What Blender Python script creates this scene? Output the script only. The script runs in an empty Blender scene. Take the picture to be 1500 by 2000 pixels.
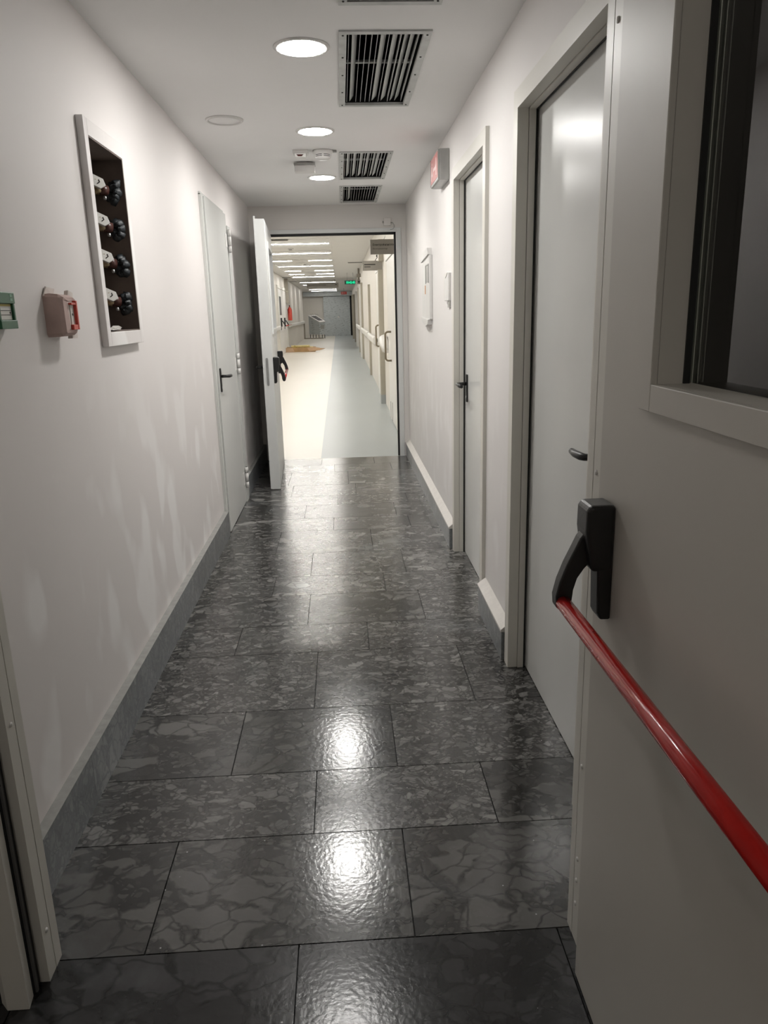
import bpy, bmesh, math, random
from mathutils import Vector, Matrix
random.seed(7)
S = bpy.context.scene
C = S.collection
PI = math.pi

# ------------------------------------------------------------------ camera
F_PX, YAW, PITCH, ROLL, EYE = 1459.16, 0.049403, -0.260977, -0.026443, 1.40
fw = Vector((math.sin(YAW)*math.cos(PITCH), math.cos(YAW)*math.cos(PITCH), math.sin(PITCH)))
r0 = Vector((math.cos(YAW), -math.sin(YAW), 0)); u0 = r0.cross(fw)
rt = math.cos(ROLL)*r0 + math.sin(ROLL)*u0
up = -math.sin(ROLL)*r0 + math.cos(ROLL)*u0
cam = bpy.data.cameras.new('camera'); camo = bpy.data.objects.new('camera', cam); C.objects.link(camo)
cam.sensor_fit = 'VERTICAL'; cam.sensor_height = 36; cam.lens = 36*F_PX/2000
cam.clip_start = 0.02; cam.clip_end = 200
M = Matrix((( rt.x, up.x, -fw.x, 0), (rt.y, up.y, -fw.y, 0), (rt.z, up.z, -fw.z, EYE), (0, 0, 0, 1)))
camo.matrix_world = M
S.camera = camo

# ------------------------------------------------------------------ world, exposure, lamp strengths
S.view_settings.view_transform = 'Standard'; S.view_settings.look = 'None'
S.view_settings.gamma = 1; S.view_settings.use_curve_mapping = False
S.view_settings.exposure = 1.54
W = bpy.data.worlds.new('world'); S.world = W; W.use_nodes = True
W.node_tree.nodes['Background'].inputs[0].default_value = (.9, .92, 1, 1)
W.node_tree.nodes['Background'].inputs[1].default_value = 0.02
LAMP = 62.0          # round ceiling lamps of the near corridor
LOBBY_FILL = 31.0      # unseen lobby lamps behind the camera, added to lift the near door leaf
STRIP = 19.0         # light strips of the far corridor

# ------------------------------------------------------------------ materials
def nt(name):
    m = bpy.data.materials.new(name); m.use_nodes = True
    t = m.node_tree; b = t.nodes['Principled BSDF']
    return m, t, b
def N(t, typ, **kw):
    n = t.nodes.new(typ)
    for k, v in kw.items():
        if k.startswith('i_'): n.inputs[k[2:].replace('_', ' ')].default_value = v
        else: setattr(n, k, v)
    return n
def L(t, a, b): t.links.new(a, b)
def mixc(t, fac, a, b, blend='MIX'):
    n = t.nodes.new('ShaderNodeMix'); n.data_type = 'RGBA'; n.blend_type = blend
    for s, v in ((0, fac), (6, a), (7, b)):
        if isinstance(v, bpy.types.NodeSocket): t.links.new(v, n.inputs[s])
        else: n.inputs[s].default_value = v if s == 0 else (*v[:3], 1)
    return n.outputs[2]
def ramp(t, fac, lo, hi):
    n = t.nodes.new('ShaderNodeMapRange'); n.inputs[1].default_value = lo; n.inputs[2].default_value = hi
    t.links.new(fac, n.inputs[0]); return n.outputs[0]
def mat(name, col, rough=.5, metal=0, spec=.5, noise=0.0, nscale=12, bump=0, bscale=60, stretch=(1, 1, 1), coat=0):
    m, t, b = nt(name)
    b.inputs['Roughness'].default_value = rough; b.inputs['Metallic'].default_value = metal
    b.inputs['Specular IOR Level'].default_value = spec; b.inputs['Coat Weight'].default_value = coat
    tc = N(t, 'ShaderNodeTexCoord'); mp = N(t, 'ShaderNodeMapping'); mp.inputs['Scale'].default_value = stretch
    L(t, tc.outputs['Object'], mp.inputs[0])
    ns = N(t, 'ShaderNodeTexNoise', i_Scale=nscale, i_Detail=4.0); L(t, mp.outputs[0], ns.inputs[0])
    d = [max(0, c*(1-noise)) for c in col]; l = [min(1, c*(1+noise)) for c in col]
    L(t, mixc(t, ramp(t, ns.outputs[0], .3, .7), d, l), b.inputs['Base Color'])
    if bump:
        n2 = N(t, 'ShaderNodeTexNoise', i_Scale=bscale, i_Detail=3.0); L(t, mp.outputs[0], n2.inputs[0])
        bp = N(t, 'ShaderNodeBump', i_Strength=bump, i_Distance=.002); L(t, n2.outputs[0], bp.inputs['Height'])
        L(t, bp.outputs[0], b.inputs['Normal'])
    return m
def emis(name, col, st):
    m, t, b = nt(name)
    b.inputs['Base Color'].default_value = (*col, 1); b.inputs['Emission Color'].default_value = (*col, 1)
    b.inputs['Emission Strength'].default_value = st
    ns = N(t, 'ShaderNodeTexNoise', i_Scale=3.0); L(t, mixc(t, ramp(t, ns.outputs[0], 0, 1), [c*.98 for c in col], col), b.inputs['Base Color'])
    return m

def wall_paint(name, base, patch, amount):
    m, t, b = nt(name); b.inputs['Roughness'].default_value = .55; b.inputs['Specular IOR Level'].default_value = .3
    tc = N(t, 'ShaderNodeTexCoord')
    mp = N(t, 'ShaderNodeMapping'); mp.inputs['Scale'].default_value = (1, 1.5, .8); L(t, tc.outputs['Object'], mp.inputs[0])
    n1 = N(t, 'ShaderNodeTexNoise', i_Scale=3.4, i_Detail=1.5, i_Distortion=.25); L(t, mp.outputs[0], n1.inputs[0])
    n2 = N(t, 'ShaderNodeTexNoise', i_Scale=1.2, i_Detail=2.0); L(t, tc.outputs['Object'], n2.inputs[0])
    sx = N(t, 'ShaderNodeSeparateXYZ'); L(t, tc.outputs['Object'], sx.inputs[0])
    zf = ramp(t, sx.outputs[2], 1.25, .7)                 # filler strokes sit on the lower half of the wall
    p = ramp(t, n1.outputs[0], .52, .62)
    mm = N(t, 'ShaderNodeMath', operation='MULTIPLY'); L(t, p, mm.inputs[0]); L(t, zf, mm.inputs[1])
    m2 = N(t, 'ShaderNodeMath', operation='MULTIPLY'); L(t, mm.outputs[0], m2.inputs[0]); m2.inputs[1].default_value = amount
    c0 = mixc(t, ramp(t, n2.outputs[0], .3, .7), [c*.97 for c in base], base)
    L(t, mixc(t, m2.outputs[0], c0, patch), b.inputs['Base Color'])
    n3 = N(t, 'ShaderNodeTexNoise', i_Scale=7.0, i_Detail=4.0); L(t, tc.outputs['Object'], n3.inputs[0])
    bp = N(t, 'ShaderNodeBump', i_Strength=.18, i_Distance=.01); L(t, n3.outputs[0], bp.inputs['Height']); L(t, bp.outputs[0], b.inputs['Normal'])
    return m

def stone(name, dark, mid, light, rough, coarse=None, bright=1.0, spec=.68):
    """polished dark breccia: angular fragments in a dark matrix, another cut for every tile"""
    m, t, b = nt(name)
    tc = N(t, 'ShaderNodeTexCoord'); geo = N(t, 'ShaderNodeNewGeometry')
    r = geo.outputs['Random Per Island']
    off = N(t, 'ShaderNodeVectorMath', operation='SCALE'); off.inputs[0].default_value = (37.0, 71.0, 13.0)
    L(t, r, off.inputs['Scale'])
    add = N(t, 'ShaderNodeVectorMath', operation='ADD'); L(t, tc.outputs['Object'], add.inputs[0]); L(t, off.outputs[0], add.inputs[1])
    # distortion
    dn = N(t, 'ShaderNodeTexNoise', i_Scale=9.0, i_Detail=3.0); L(t, add.outputs[0], dn.inputs[0])
    ds = N(t, 'ShaderNodeVectorMath', operation='SCALE', i_Scale=.09); L(t, dn.outputs['Color'], ds.inputs[0])
    ad2 = N(t, 'ShaderNodeVectorMath', operation='ADD'); L(t, add.outputs[0], ad2.inputs[0]); L(t, ds.outputs[0], ad2.inputs[1])
    # per-tile fragment size
    wn = N(t, 'ShaderNodeTexWhiteNoise', noise_dimensions='1D'); mu = N(t, 'ShaderNodeMath', operation='MULTIPLY'); L(t, r, mu.inputs[0]); mu.inputs[1].default_value = 91.7
    L(t, mu.outputs[0], wn.inputs['W'])
    sc = N(t, 'ShaderNodeMapRange'); L(t, wn.outputs['Color'] if coarse is None else wn.outputs[0], sc.inputs[0]); sc.inputs[3].default_value = .6 if coarse == 1 else .85; sc.inputs[4].default_value = .95 if coarse == 1 else 1.5
    vs = N(t, 'ShaderNodeVectorMath', operation='SCALE'); L(t, ad2.outputs[0], vs.inputs[0]); L(t, sc.outputs[0], vs.inputs['Scale'])
    st = N(t, 'ShaderNodeMapping'); st.inputs['Scale'].default_value = (.8, 1.25, 1); st.inputs['Rotation'].default_value = (0, 0, .5); L(t, vs.outputs[0], st.inputs[0])
    def frag(scale, lo, hi, edge):
        v = N(t, 'ShaderNodeTexVoronoi', i_Scale=scale); L(t, st.outputs[0], v.inputs['Vector'])
        e = N(t, 'ShaderNodeTexVoronoi', feature='DISTANCE_TO_EDGE', i_Scale=scale); L(t, st.outputs[0], e.inputs['Vector'])
        sp = N(t, 'ShaderNodeSeparateColor'); L(t, v.outputs['Color'], sp.inputs[0])
        a = ramp(t, sp.outputs[0], lo, hi); c = ramp(t, e.outputs[0], edge*.25, edge)
        mm = N(t, 'ShaderNodeMath', operation='MULTIPLY'); L(t, a, mm.inputs[0]); L(t, c, mm.inputs[1])
        return mm.outputs[0], sp.outputs[1], c
    cs = N(t, 'ShaderNodeMath', operation='ADD', use_clamp=True); L(t, wn.outputs[0], cs.inputs[0]); cs.inputs[1].default_value = {None: 0, 1: -1, 0: 1}[coarse]
    wsel = ramp(t, cs.outputs[0], .62, .42)     # coarse or fine cut
    big, bv, be = frag(9.0, .52, .72, .07)
    sml, sv, se = frag(24.0, .42, .70, .12)
    tiny, tv, te = frag(62.0, .45, .75, .15)
    cl = N(t, 'ShaderNodeTexNoise', i_Scale=3.0, i_Detail=5.0, i_Roughness=.62); L(t, ad2.outputs[0], cl.inputs[0])
    c = mixc(t, ramp(t, cl.outputs[0], .3, .7), dark, mid)
    f = N(t, 'ShaderNodeMath', operation='MULTIPLY', use_clamp=True); L(t, tiny, f.inputs[0]); f.inputs[1].default_value = .40
    c = mixc(t, f.outputs[0], c, light)
    lv = mixc(t, sv, mid, light)
    f = N(t, 'ShaderNodeMath', operation='MULTIPLY', use_clamp=True); L(t, sml, f.inputs[0]); f.inputs[1].default_value = .7
    c = mixc(t, f.outputs[0], c, lv)
    lb = mixc(t, bv, mid, light)
    f = N(t, 'ShaderNodeMath', operation='MULTIPLY', use_clamp=True); L(t, big, f.inputs[0]); wm = N(t, 'ShaderNodeMapRange'); L(t, wsel, wm.inputs[0]); wm.inputs[3].default_value = .12; wm.inputs[4].default_value = .9; L(t, wm.outputs[0], f.inputs[1])
    c = mixc(t, f.outputs[0], c, lb)
    vn = N(t, 'ShaderNodeTexVoronoi', feature='DISTANCE_TO_EDGE', i_Scale=13.0); L(t, st.outputs[0], vn.inputs['Vector'])
    vf = N(t, 'ShaderNodeMath', operation='MULTIPLY'); L(t, ramp(t, vn.outputs[0], .05, .0), vf.inputs[0]); vf.inputs[1].default_value = .85 if coarse == 1 else .6
    c = mixc(t, vf.outputs[0], c, dark)
    # per tile tone + smeared cement haze
    tn = N(t, 'ShaderNodeMapRange'); L(t, wn.outputs['Color'], tn.inputs[0]); tn.inputs[3].default_value = .75*bright; tn.inputs[4].default_value = 1.25*bright
    vv = N(t, 'ShaderNodeVectorMath', operation='SCALE'); L(t, c, vv.inputs[0]); L(t, tn.outputs[0], vv.inputs['Scale'])
    hz = N(t, 'ShaderNodeTexNoise', i_Scale=1.8, i_Detail=7.0, i_Roughness=.6, i_Distortion=.4); L(t, tc.outputs['Object'], hz.inputs[0])
    hf = N(t, 'ShaderNodeMath', operation='MULTIPLY'); L(t, ramp(t, hz.outputs[0], .56, .72), hf.inputs[0]); hf.inputs[1].default_value = .5
    hc = mixc(t, hf.outputs[0], vv.outputs[0], (.15, .162, .168))
    sv_ = N(t, 'ShaderNodeTexVoronoi', i_Scale=34.0); L(t, tc.outputs['Object'], sv_.inputs['Vector'])          # specks of white paint and grit
    ss = N(t, 'ShaderNodeSeparateColor'); L(t, sv_.outputs['Color'], ss.inputs[0])
    sm = N(t, 'ShaderNodeMath', operation='MULTIPLY'); L(t, ramp(t, sv_.outputs['Distance'], .085, .05), sm.inputs[0]); L(t, ramp(t, ss.outputs[0], .90, .93), sm.inputs[1])
    L(t, mixc(t, sm.outputs[0], hc, (.42, .42, .42)), b.inputs['Base Color'])
    rr = N(t, 'ShaderNodeMapRange'); L(t, cl.outputs[0], rr.inputs[0]); rr.inputs[3].default_value = rough*.75; rr.inputs[4].default_value = rough*1.25
    L(t, rr.outputs[0], b.inputs['Roughness'])
    b.inputs['Specular IOR Level'].default_value = spec
    bn = N(t, 'ShaderNodeTexNoise', i_Scale=75.0, i_Detail=2.5); L(t, tc.outputs['Object'], bn.inputs[0])
    bp = N(t, 'ShaderNodeBump', i_Strength=.20, i_Distance=.002); L(t, bn.outputs[0], bp.inputs['Height']); L(t, bp.outputs[0], b.inputs['Normal'])
    return m

def glass_mat(name, tint=(.9, .93, .92)):
    m = bpy.data.materials.new(name); m.use_nodes = True; t = m.node_tree; t.nodes.clear()
    o = N(t, 'ShaderNodeOutputMaterial'); tr = N(t, 'ShaderNodeBsdfTransparent'); tr.inputs[0].default_value = (*tint, 1)
    gl = N(t, 'ShaderNodeBsdfGlossy'); gl.inputs['Roughness'].default_value = .02
    fr = N(t, 'ShaderNodeFresnel', i_IOR=1.5); mx = N(t, 'ShaderNodeMixShader')
    L(t, fr.outputs[0], mx.inputs[0]); L(t, tr.outputs[0], mx.inputs[1]); L(t, gl.outputs[0], mx.inputs[2]); L(t, mx.outputs[0], o.inputs[0])
    return m

def film_mat(name):
    m, t, b = nt(name); b.inputs['Roughness'].default_value = .35
    tc = N(t, 'ShaderNodeTexCoord'); mp = N(t, 'ShaderNodeMapping'); mp.inputs['Rotation'].default_value = (0, .9, 0); mp.inputs['Scale'].default_value = (3.2, 1, 9); L(t, tc.outputs['Object'], mp.inputs[0])
    v = N(t, 'ShaderNodeTexVoronoi', i_Scale=1.3); v.inputs['Randomness'].default_value = .35; L(t, mp.outputs[0], v.inputs['Vector'])
    n = N(t, 'ShaderNodeTexNoise', i_Scale=2.0, i_Detail=3.0); L(t, mp.outputs[0], n.inputs[0])
    c = mixc(t, ramp(t, n.outputs[0], .3, .7), (.46, .50, .51), (.58, .62, .63))
    L(t, mixc(t, ramp(t, v.outputs['Distance'], .32, .12), c, (.26, .29, .30)), b.inputs['Base Color'])
    return m

MT = {}
MT['wall'] = wall_paint('pinkish white wall paint', (.775, .74, .725), (.87, .85, .84), 1.0)
MT['wall_r'] = wall_paint('off white wall paint', (.79, .765, .75), (.85, .83, .82), .7)
MT['wall_end'] = wall_paint('off white header paint', (.78, .75, .72), (.80, .77, .75), .2)
MT['wall_far'] = wall_paint('cream wall paint', (.74, .71, .66), (.78, .75, .7), .3)
MT['ceil'] = mat('grey white ceiling paint', (.86, .855, .845), .7, spec=.2, noise=.015, nscale=2, bump=.1, bscale=10)
MT['ceil_far'] = mat('white ceiling paint', (.74, .73, .71), .6, spec=.2, noise=.01, nscale=2)
MT['stone'] = stone('dark breccia floor tile', (.012, .0118, .0115), (.048, .047, .045), (.25, .245, .235), .19)
MT['stone_c'] = stone('coarse dark breccia floor tile', (.005, .005, .005), (.030, .029, .028), (.15, .147, .14), .17, 1)
MT['stone_f'] = stone('fine dark breccia floor tile', (.010, .0098, .0095), (.036, .035, .034), (.26, .255, .245), .18, 0)
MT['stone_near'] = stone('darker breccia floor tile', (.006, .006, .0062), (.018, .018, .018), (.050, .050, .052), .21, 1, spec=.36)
MT['skirt'] = stone('grey stone skirting', (.085, .092, .098), (.15, .16, .168), (.25, .26, .26), .35, bright=1.35)
MT['skirt_cut'] = mat('sawn skirting top', (.30, .30, .285), .6, noise=.12, nscale=30, bump=.3)
MT['fillet'] = mat('white plaster fillet', (.66, .635, .60), .6, noise=.05, nscale=20, bump=.3)
MT['grout'] = mat('black grout', (.012, .012, .012), .8)
MT['vin_c'] = mat('cream vinyl floor', (.66, .625, .555), .32, noise=.02, nscale=1.5, bump=.25, bscale=3, stretch=(1, .5, 1))
MT['vin_b'] = mat('pale blue grey vinyl floor', (.385, .42, .42), .34, noise=.03, nscale=1.5, bump=.25, bscale=3, stretch=(1, .5, 1))
MT['frame'] = mat('cream door frame paint', (.68, .66, .605), .4, noise=.015, nscale=5)
MT['leafw'] = mat('grey white satin door paint', (.66, .665, .645), .27, noise=.012, nscale=4, spec=.18)
MT['leafn'] = mat('warm grey door paint', (.56, .535, .49), .42, noise=.02, nscale=4)
MT['leaff'] = mat('light grey door paint', (.72, .73, .72), .4, noise=.02, nscale=4)
MT['panel'] = mat('white painted door panel', (.60, .60, .585), .35, noise=.012, nscale=4)
MT['black'] = mat('black plastic', (.012, .012, .012), .35, noise=.15, nscale=40, bump=.15, bscale=200)
MT['rubber'] = mat('black rubber seal', (.008, .008, .008), .6, noise=.1)
MT['gasket'] = mat('grey rubber gasket', (.10, .098, .095), .6, noise=.1)
MT['red'] = mat('glossy red enamel', (.46, .016, .013), .16, noise=.06, nscale=60, spec=.38)
MT['steel'] = mat('brushed steel', (.45, .46, .46), .35, metal=.9, noise=.08, nscale=30)
MT['galv'] = mat('galvanised sheet', (.50, .51, .50), .42, metal=.35, noise=.12, nscale=18)
MT['slat'] = mat('white enamelled slat', (.58, .585, .57), .5, noise=.04)
MT['void'] = mat('dark duct lining', (.010, .010, .011), .9, noise=.3)
MT['white'] = mat('white plastic', (.70, .69, .67), .45, noise=.02)
MT['greyp'] = mat('grey plastic', (.36, .36, .34), .4, noise=.05)
MT['lens'] = mat('dark red lens', (.05, .004, .004), .15)
MT['lamp'] = emis('round lamp diffuser', (1.0, .98, .945), LAMP)
MT['lamp_fill'] = emis('lobby fill lamp diffuser', (1.0, .95, .88), LOBBY_FILL)
MT['strip'] = emis('light strip diffuser', (1.0, .97, .92), STRIP)
MT['green_led'] = emis('green display digits', (.0, .85, .40), .28)
MT['dgreen'] = mat('dark green display', (.004, .06, .035), .3)
MT['green'] = mat('green plastic', (.018, .115, .05), .4, noise=.05)
MT['lgreen'] = mat('pale green label', (.16, .34, .22), .5)
MT['paper'] = mat('white paper', (.72, .70, .66), .7, noise=.04)
MT['yellow'] = mat('yellowed label', (.55, .45, .12), .6)
MT['tape'] = mat('pink masking paper', (.52, .385, .35), .75, noise=.08, nscale=25, bump=.6, bscale=25)
MT['tapew'] = mat('whitish masking tape', (.66, .60, .56), .7, noise=.06, nscale=20, bump=.6, bscale=30)
MT['cpred'] = mat('red plastic', (.60, .075, .05), .4, noise=.06)
MT['ink'] = mat('dark ink', (.02, .018, .016), .6)
MT['signg'] = mat('grey sign sheet', (.30, .28, .25), .5, noise=.04)
MT['exitred'] = mat('faded red sign sheet', (.52, .16, .145), .35, noise=.1, nscale=20)
MT['exitdark'] = mat('dark red sign edge', (.12, .02, .02), .5)
MT['pinkw'] = mat('pale pictogram film', (.80, .62, .60), .4)
MT['exitsh'] = mat('grey film covered housing', (.40, .40, .385), .3, noise=.08, nscale=14, bump=.8, bscale=18)
MT['niche'] = mat('dark brown niche lining', (.13, .10, .085), .7, noise=.3, nscale=9, bump=.5)
MT['brass'] = mat('dull brass', (.42, .33, .20), .4, metal=.6, noise=.15, nscale=40)
MT['beige'] = mat('beige wrapped pipe', (.48, .42, .32), .7, noise=.12, nscale=30, bump=.8, bscale=40)
MT['brown'] = mat('red brown pipe lacquer', (.09, .035, .028), .35, noise=.2, nscale=30)
MT['foam'] = mat('blue black sealing foam', (.035, .042, .048), .5, noise=.5, nscale=30, bump=1, bscale=40)
MT['pipe'] = mat('grey steel pipe', (.38, .37, .35), .4, metal=.1, noise=.15, nscale=20)
MT['plate'] = mat('white valve handle', (.72, .71, .67), .45)
MT['glass'] = glass_mat('clear glazing')
MT['darkglass'] = mat('dark glazing', (.035, .032, .030), .12)
MT['card'] = mat('brown cardboard', (.42, .26, .12), .8, noise=.15, nscale=5)
MT['cardl'] = mat('light cardboard', (.56, .38, .24), .8, noise=.1, nscale=5)
MT['ystrip'] = mat('pale yellow foam strip', (.78, .68, .34), .7, noise=.12, nscale=6)
MT['film'] = film_mat('grey protective film')
MT['endblack'] = mat('black gap', (.006, .006, .006), .8)
MT['conduit'] = mat('grey brown duct cover', (.30, .275, .23), .5, noise=.05)
MT['casing'] = mat('beige metal casing', (.42, .39, .32), .4, noise=.04)
MT['bronze'] = mat('bronze coloured metal', (.24, .20, .14), .35, metal=.5, noise=.06)
MT['rail'] = mat('white handrail', (.76, .75, .72), .4, noise=.02)
MT['kick'] = mat('grey kick plate', (.36, .38, .38), .4, noise=.03)
MT['slot'] = mat('shadow slot', (.05, .045, .035), .8)

# ------------------------------------------------------------------ mesh helpers
class MB:
    def __init__(s): s.bm = bmesh.new(); s.mi = 0
    def _mark(s, fs):
        for f in fs: f.material_index = s.mi
    def box(s, x0, x1, y0, y1, z0, z1, mi=None):
        mi = s.mi if mi is None else mi
        v = [s.bm.verts.new((x, y, z)) for z in (z0, z1) for (x, y) in ((x0, y0), (x1, y0), (x1, y1), (x0, y1))]
        for q in ((3, 2, 1, 0), (4, 5, 6, 7), (0, 1, 5, 4), (1, 2, 6, 5), (2, 3, 7, 6), (3, 0, 4, 7)):
            f = s.bm.faces.new([v[i] for i in q]); f.material_index = mi
        return s
    def prism(s, pts, a, b, axis='y', mi=None):
        """extrude a 2-D outline along an axis from a to b"""
        mi = s.mi if mi is None else mi
        def P(u, w, t): return {'y': (u, t, w), 'x': (t, u, w), 'z': (u, w, t)}[axis]
        A = [s.bm.verts.new(P(u, w, a)) for u, w in pts]; B = [s.bm.verts.new(P(u, w, b)) for u, w in pts]
        n = len(pts)
        fs = [s.bm.faces.new(A), s.bm.faces.new(B[::-1])] + [s.bm.faces.new((A[i], B[i], B[(i+1) % n], A[(i+1) % n])) for i in range(n)]
        for f in fs: f.material_index = mi
        return s
    def tube(s, path, r, seg=12, mi=None, cap=True):
        mi = s.mi if mi is None else mi
        P = [Vector(p) for p in path]; rs = r if isinstance(r, (list, tuple)) else [r]*len(P)
        rings = []; ref = None
        for i, p in enumerate(P):
            d = (P[min(i+1, len(P)-1)] - P[max(i-1, 0)]).normalized()
            if ref is None:
                ref = Vector((0, 0, 1)) if abs(d.z) < .9 else Vector((1, 0, 0))
            a = (ref - d*ref.dot(d)).normalized(); ref = a; b2 = d.cross(a)
            rings.append([s.bm.verts.new(p + rs[i]*(math.cos(2*PI*k/seg)*a + math.sin(2*PI*k/seg)*b2)) for k in range(seg)])
        for A, B in zip(rings, rings[1:]):
            for k in range(seg):
                f = s.bm.faces.new((A[k], A[(k+1) % seg], B[(k+1) % seg], B[k])); f.material_index = mi; f.smooth = True
        if cap:
            for f in (s.bm.faces.new(rings[0][::-1]), s.bm.faces.new(rings[-1])): f.material_index = mi
        return s
    def lathe(s, prof, c=(0, 0, 0), seg=32, mi=None, axis='z'):
        """revolve (radius, height) pairs"""
        mi = s.mi if mi is None else mi
        def P(r, h, a):
            x, y = r*math.cos(a), r*math.sin(a)
            v = {'z': (x, y, h), 'x': (h, x, y), 'y': (x, h, y)}[axis]
            return (c[0]+v[0], c[1]+v[1], c[2]+v[2])
        rings = [[s.bm.verts.new(P(max(r, 1e-5), h, 2*PI*k/seg)) for k in range(seg)] for r, h in prof]
        for A, B in zip(rings, rings[1:]):
            for k in range(seg):
                f = s.bm.faces.new((A[k], A[(k+1) % seg], B[(k+1) % seg], B[k])); f.material_index = mi; f.smooth = True
        for f in (s.bm.faces.new(rings[0][::-1]), s.bm.faces.new(rings[-1])): f.material_index = mi
        return s
    def rough(s, amt, seed=1):
        rnd = random.Random(seed)
        for v in s.bm.verts: v.co += Vector((rnd.uniform(-1, 1), rnd.uniform(-1, 1), rnd.uniform(-1, 1)))*amt
        return s
    def build(s, name, mats, parent=None, bevel=0, sharp=True, seg=2):
        bmesh.ops.recalc_face_normals(s.bm, faces=s.bm.faces)
        me = bpy.data.meshes.new(name); s.bm.to_mesh(me); s.bm.free()
        for mm in (mats if isinstance(mats, (list, tuple)) else [mats]): me.materials.append(mm)
        o = bpy.data.objects.new(name, me); C.objects.link(o)
        if parent: o.parent = parent
        if bevel:
            b = o.modifiers.new('bevel', 'BEVEL'); b.width = bevel; b.segments = seg; b.limit_method = 'ANGLE'; b.angle_limit = math.radians(40)
        return o
def tag(o, label, cat=None, group=None, kind=None):
    o['label'] = label
    if cat: o['category'] = cat
    if group: o['group'] = group
    if kind: o['kind'] = kind
    return o
def empty(name, loc=(0, 0, 0), rz=0):
    o = bpy.data.objects.new(name, None); C.objects.link(o); o.location = loc; o.rotation_euler = (0, 0, rz); o.empty_display_size = .1
    return o
def copy_tree(o, parent=None):
    c = o.copy(); C.objects.link(c)
    if parent: c.parent = parent
    for ch in list(o.children):
        copy_tree(ch, c)
    return c
def text(name, s, size, m, parent, loc, rot=(PI/2, 0, 0), bold=0.0, width=None, ext=.0006):
    cu = bpy.data.curves.new(name, 'FONT'); cu.body = s; cu.size = size; cu.extrude = ext; cu.offset = bold; cu.resolution_u = 2
    t = bpy.data.objects.new(name + '_tmp', cu); C.objects.link(t)
    dg = bpy.context.evaluated_depsgraph_get(); me = bpy.data.meshes.new_from_object(t.evaluated_get(dg))
    bpy.data.objects.remove(t); me.name = name; me.materials.clear(); me.materials.append(m)
    if width:
        w = max(v.co.x for v in me.vertices) - min(v.co.x for v in me.vertices)
        for v in me.vertices: v.co.x *= width/w
    o = bpy.data.objects.new(name, me); C.objects.link(o); o.parent = parent; o.location = loc; o.rotation_euler = rot
    return o
ST = 'structure'

# key planes of the corridor
XL, XR = -.815, .642         # walls
SL, SR = -.785, .607         # skirting faces
YN, YE = 1.36, 7.41          # near door frame, far end wall
ZC, ZF = 2.37, 2.80          # ceilings

# ------------------------------------------------------------------ floors
rows = [(-2.6, -2.0, 0.0), (-2.0, -1.4, .2), (-1.4, -.8, -.3), (-.8, -.2, .1), (-.2, .40, -.25), (.40, .80, .1), (.80, 1.415, -.152)]
def tilerow(mb, y0, y1, joints, xa, xb, mi):
    g = .0016
    xs = sorted([xa, xb] + [j for j in joints if xa < j < xb])
    for k, (a, b) in enumerate(zip(xs, xs[1:])): mb.box(a+g, b-g, y0+g, y1-g, -.02, 0, mi[k % len(mi)] if isinstance(mi, tuple) else mi)
f = MB()
def spread(j, pitch=.56): return [j + k*pitch for k in range(-4, 5)]
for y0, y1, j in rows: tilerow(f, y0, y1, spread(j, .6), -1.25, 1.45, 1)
far_rows = [(1.415, 1.793, (-.503, .116)), (1.793, 2.09, (-.131, .389)), (2.09, 2.482, (-.402, .125)), (2.482, 2.957, (-.153, .445)),
    (2.957, 3.252, (-.51, .067)), (3.252, 3.640, (-.210, .345)), (3.640, 3.925, (-.41, .18)), (3.925, 4.339, (-.222, .31)), (4.339, 4.821, (-.45, .143)),
    (4.821, 5.135, (-.103, .42)), (5.135, 5.51, (-.313, .345)), (5.51, 5.81, (-.077, .46)), (5.81, 6.205, (-.45, .07)), (6.205, 6.733, (-.5, .011)),
    (6.733, 7.07, (-.114, .42)), (7.07, YE, (-.24, .272))]
CUT = {0: (3, 3, 3), 1: (4, 4, 3), 2: (3, 3, 4), 3: (4, 4, 4), 4: (4,), 5: (4, 3, 4)}
for k, (y0, y1, js) in enumerate(far_rows): tilerow(f, y0, y1, js, XL, XR+.13, CUT.get(k, 0))
f.box(-1.25, 1.45, -2.6, 1.415, -.06, -.008, 2); f.box(-1.0, .80, 1.415, YE, -.06, -.008, 2)
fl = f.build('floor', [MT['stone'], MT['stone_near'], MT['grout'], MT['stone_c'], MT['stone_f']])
tag(fl, 'dark polished breccia stone tiles laid in rows along the narrow corridor', 'floor', kind=ST)
# far floor: cream and blue grey vinyl, joint running at a slight slant
f = MB()
f.bm.faces.new([f.bm.verts.new(p) for p in ((-3.3, YE, 0), (-.252, YE, 0), (-.40, 51, 0), (-3.3, 51, 0))])
g = f.bm.faces.new([f.bm.verts.new(p) for p in ((-.252, YE, 0), (1.0, YE, 0), (1.0, 51, 0), (-.40, 51, 0))]); g.material_index = 1
f.box(-3.3, 1.0, YE, 51, -.06, -.001, 0)
tag(f.build('floor', [MT['vin_c'], MT['vin_b']]), 'cream and pale blue grey vinyl floor of the bright long corridor beyond the far door', 'floor', kind=ST)

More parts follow.
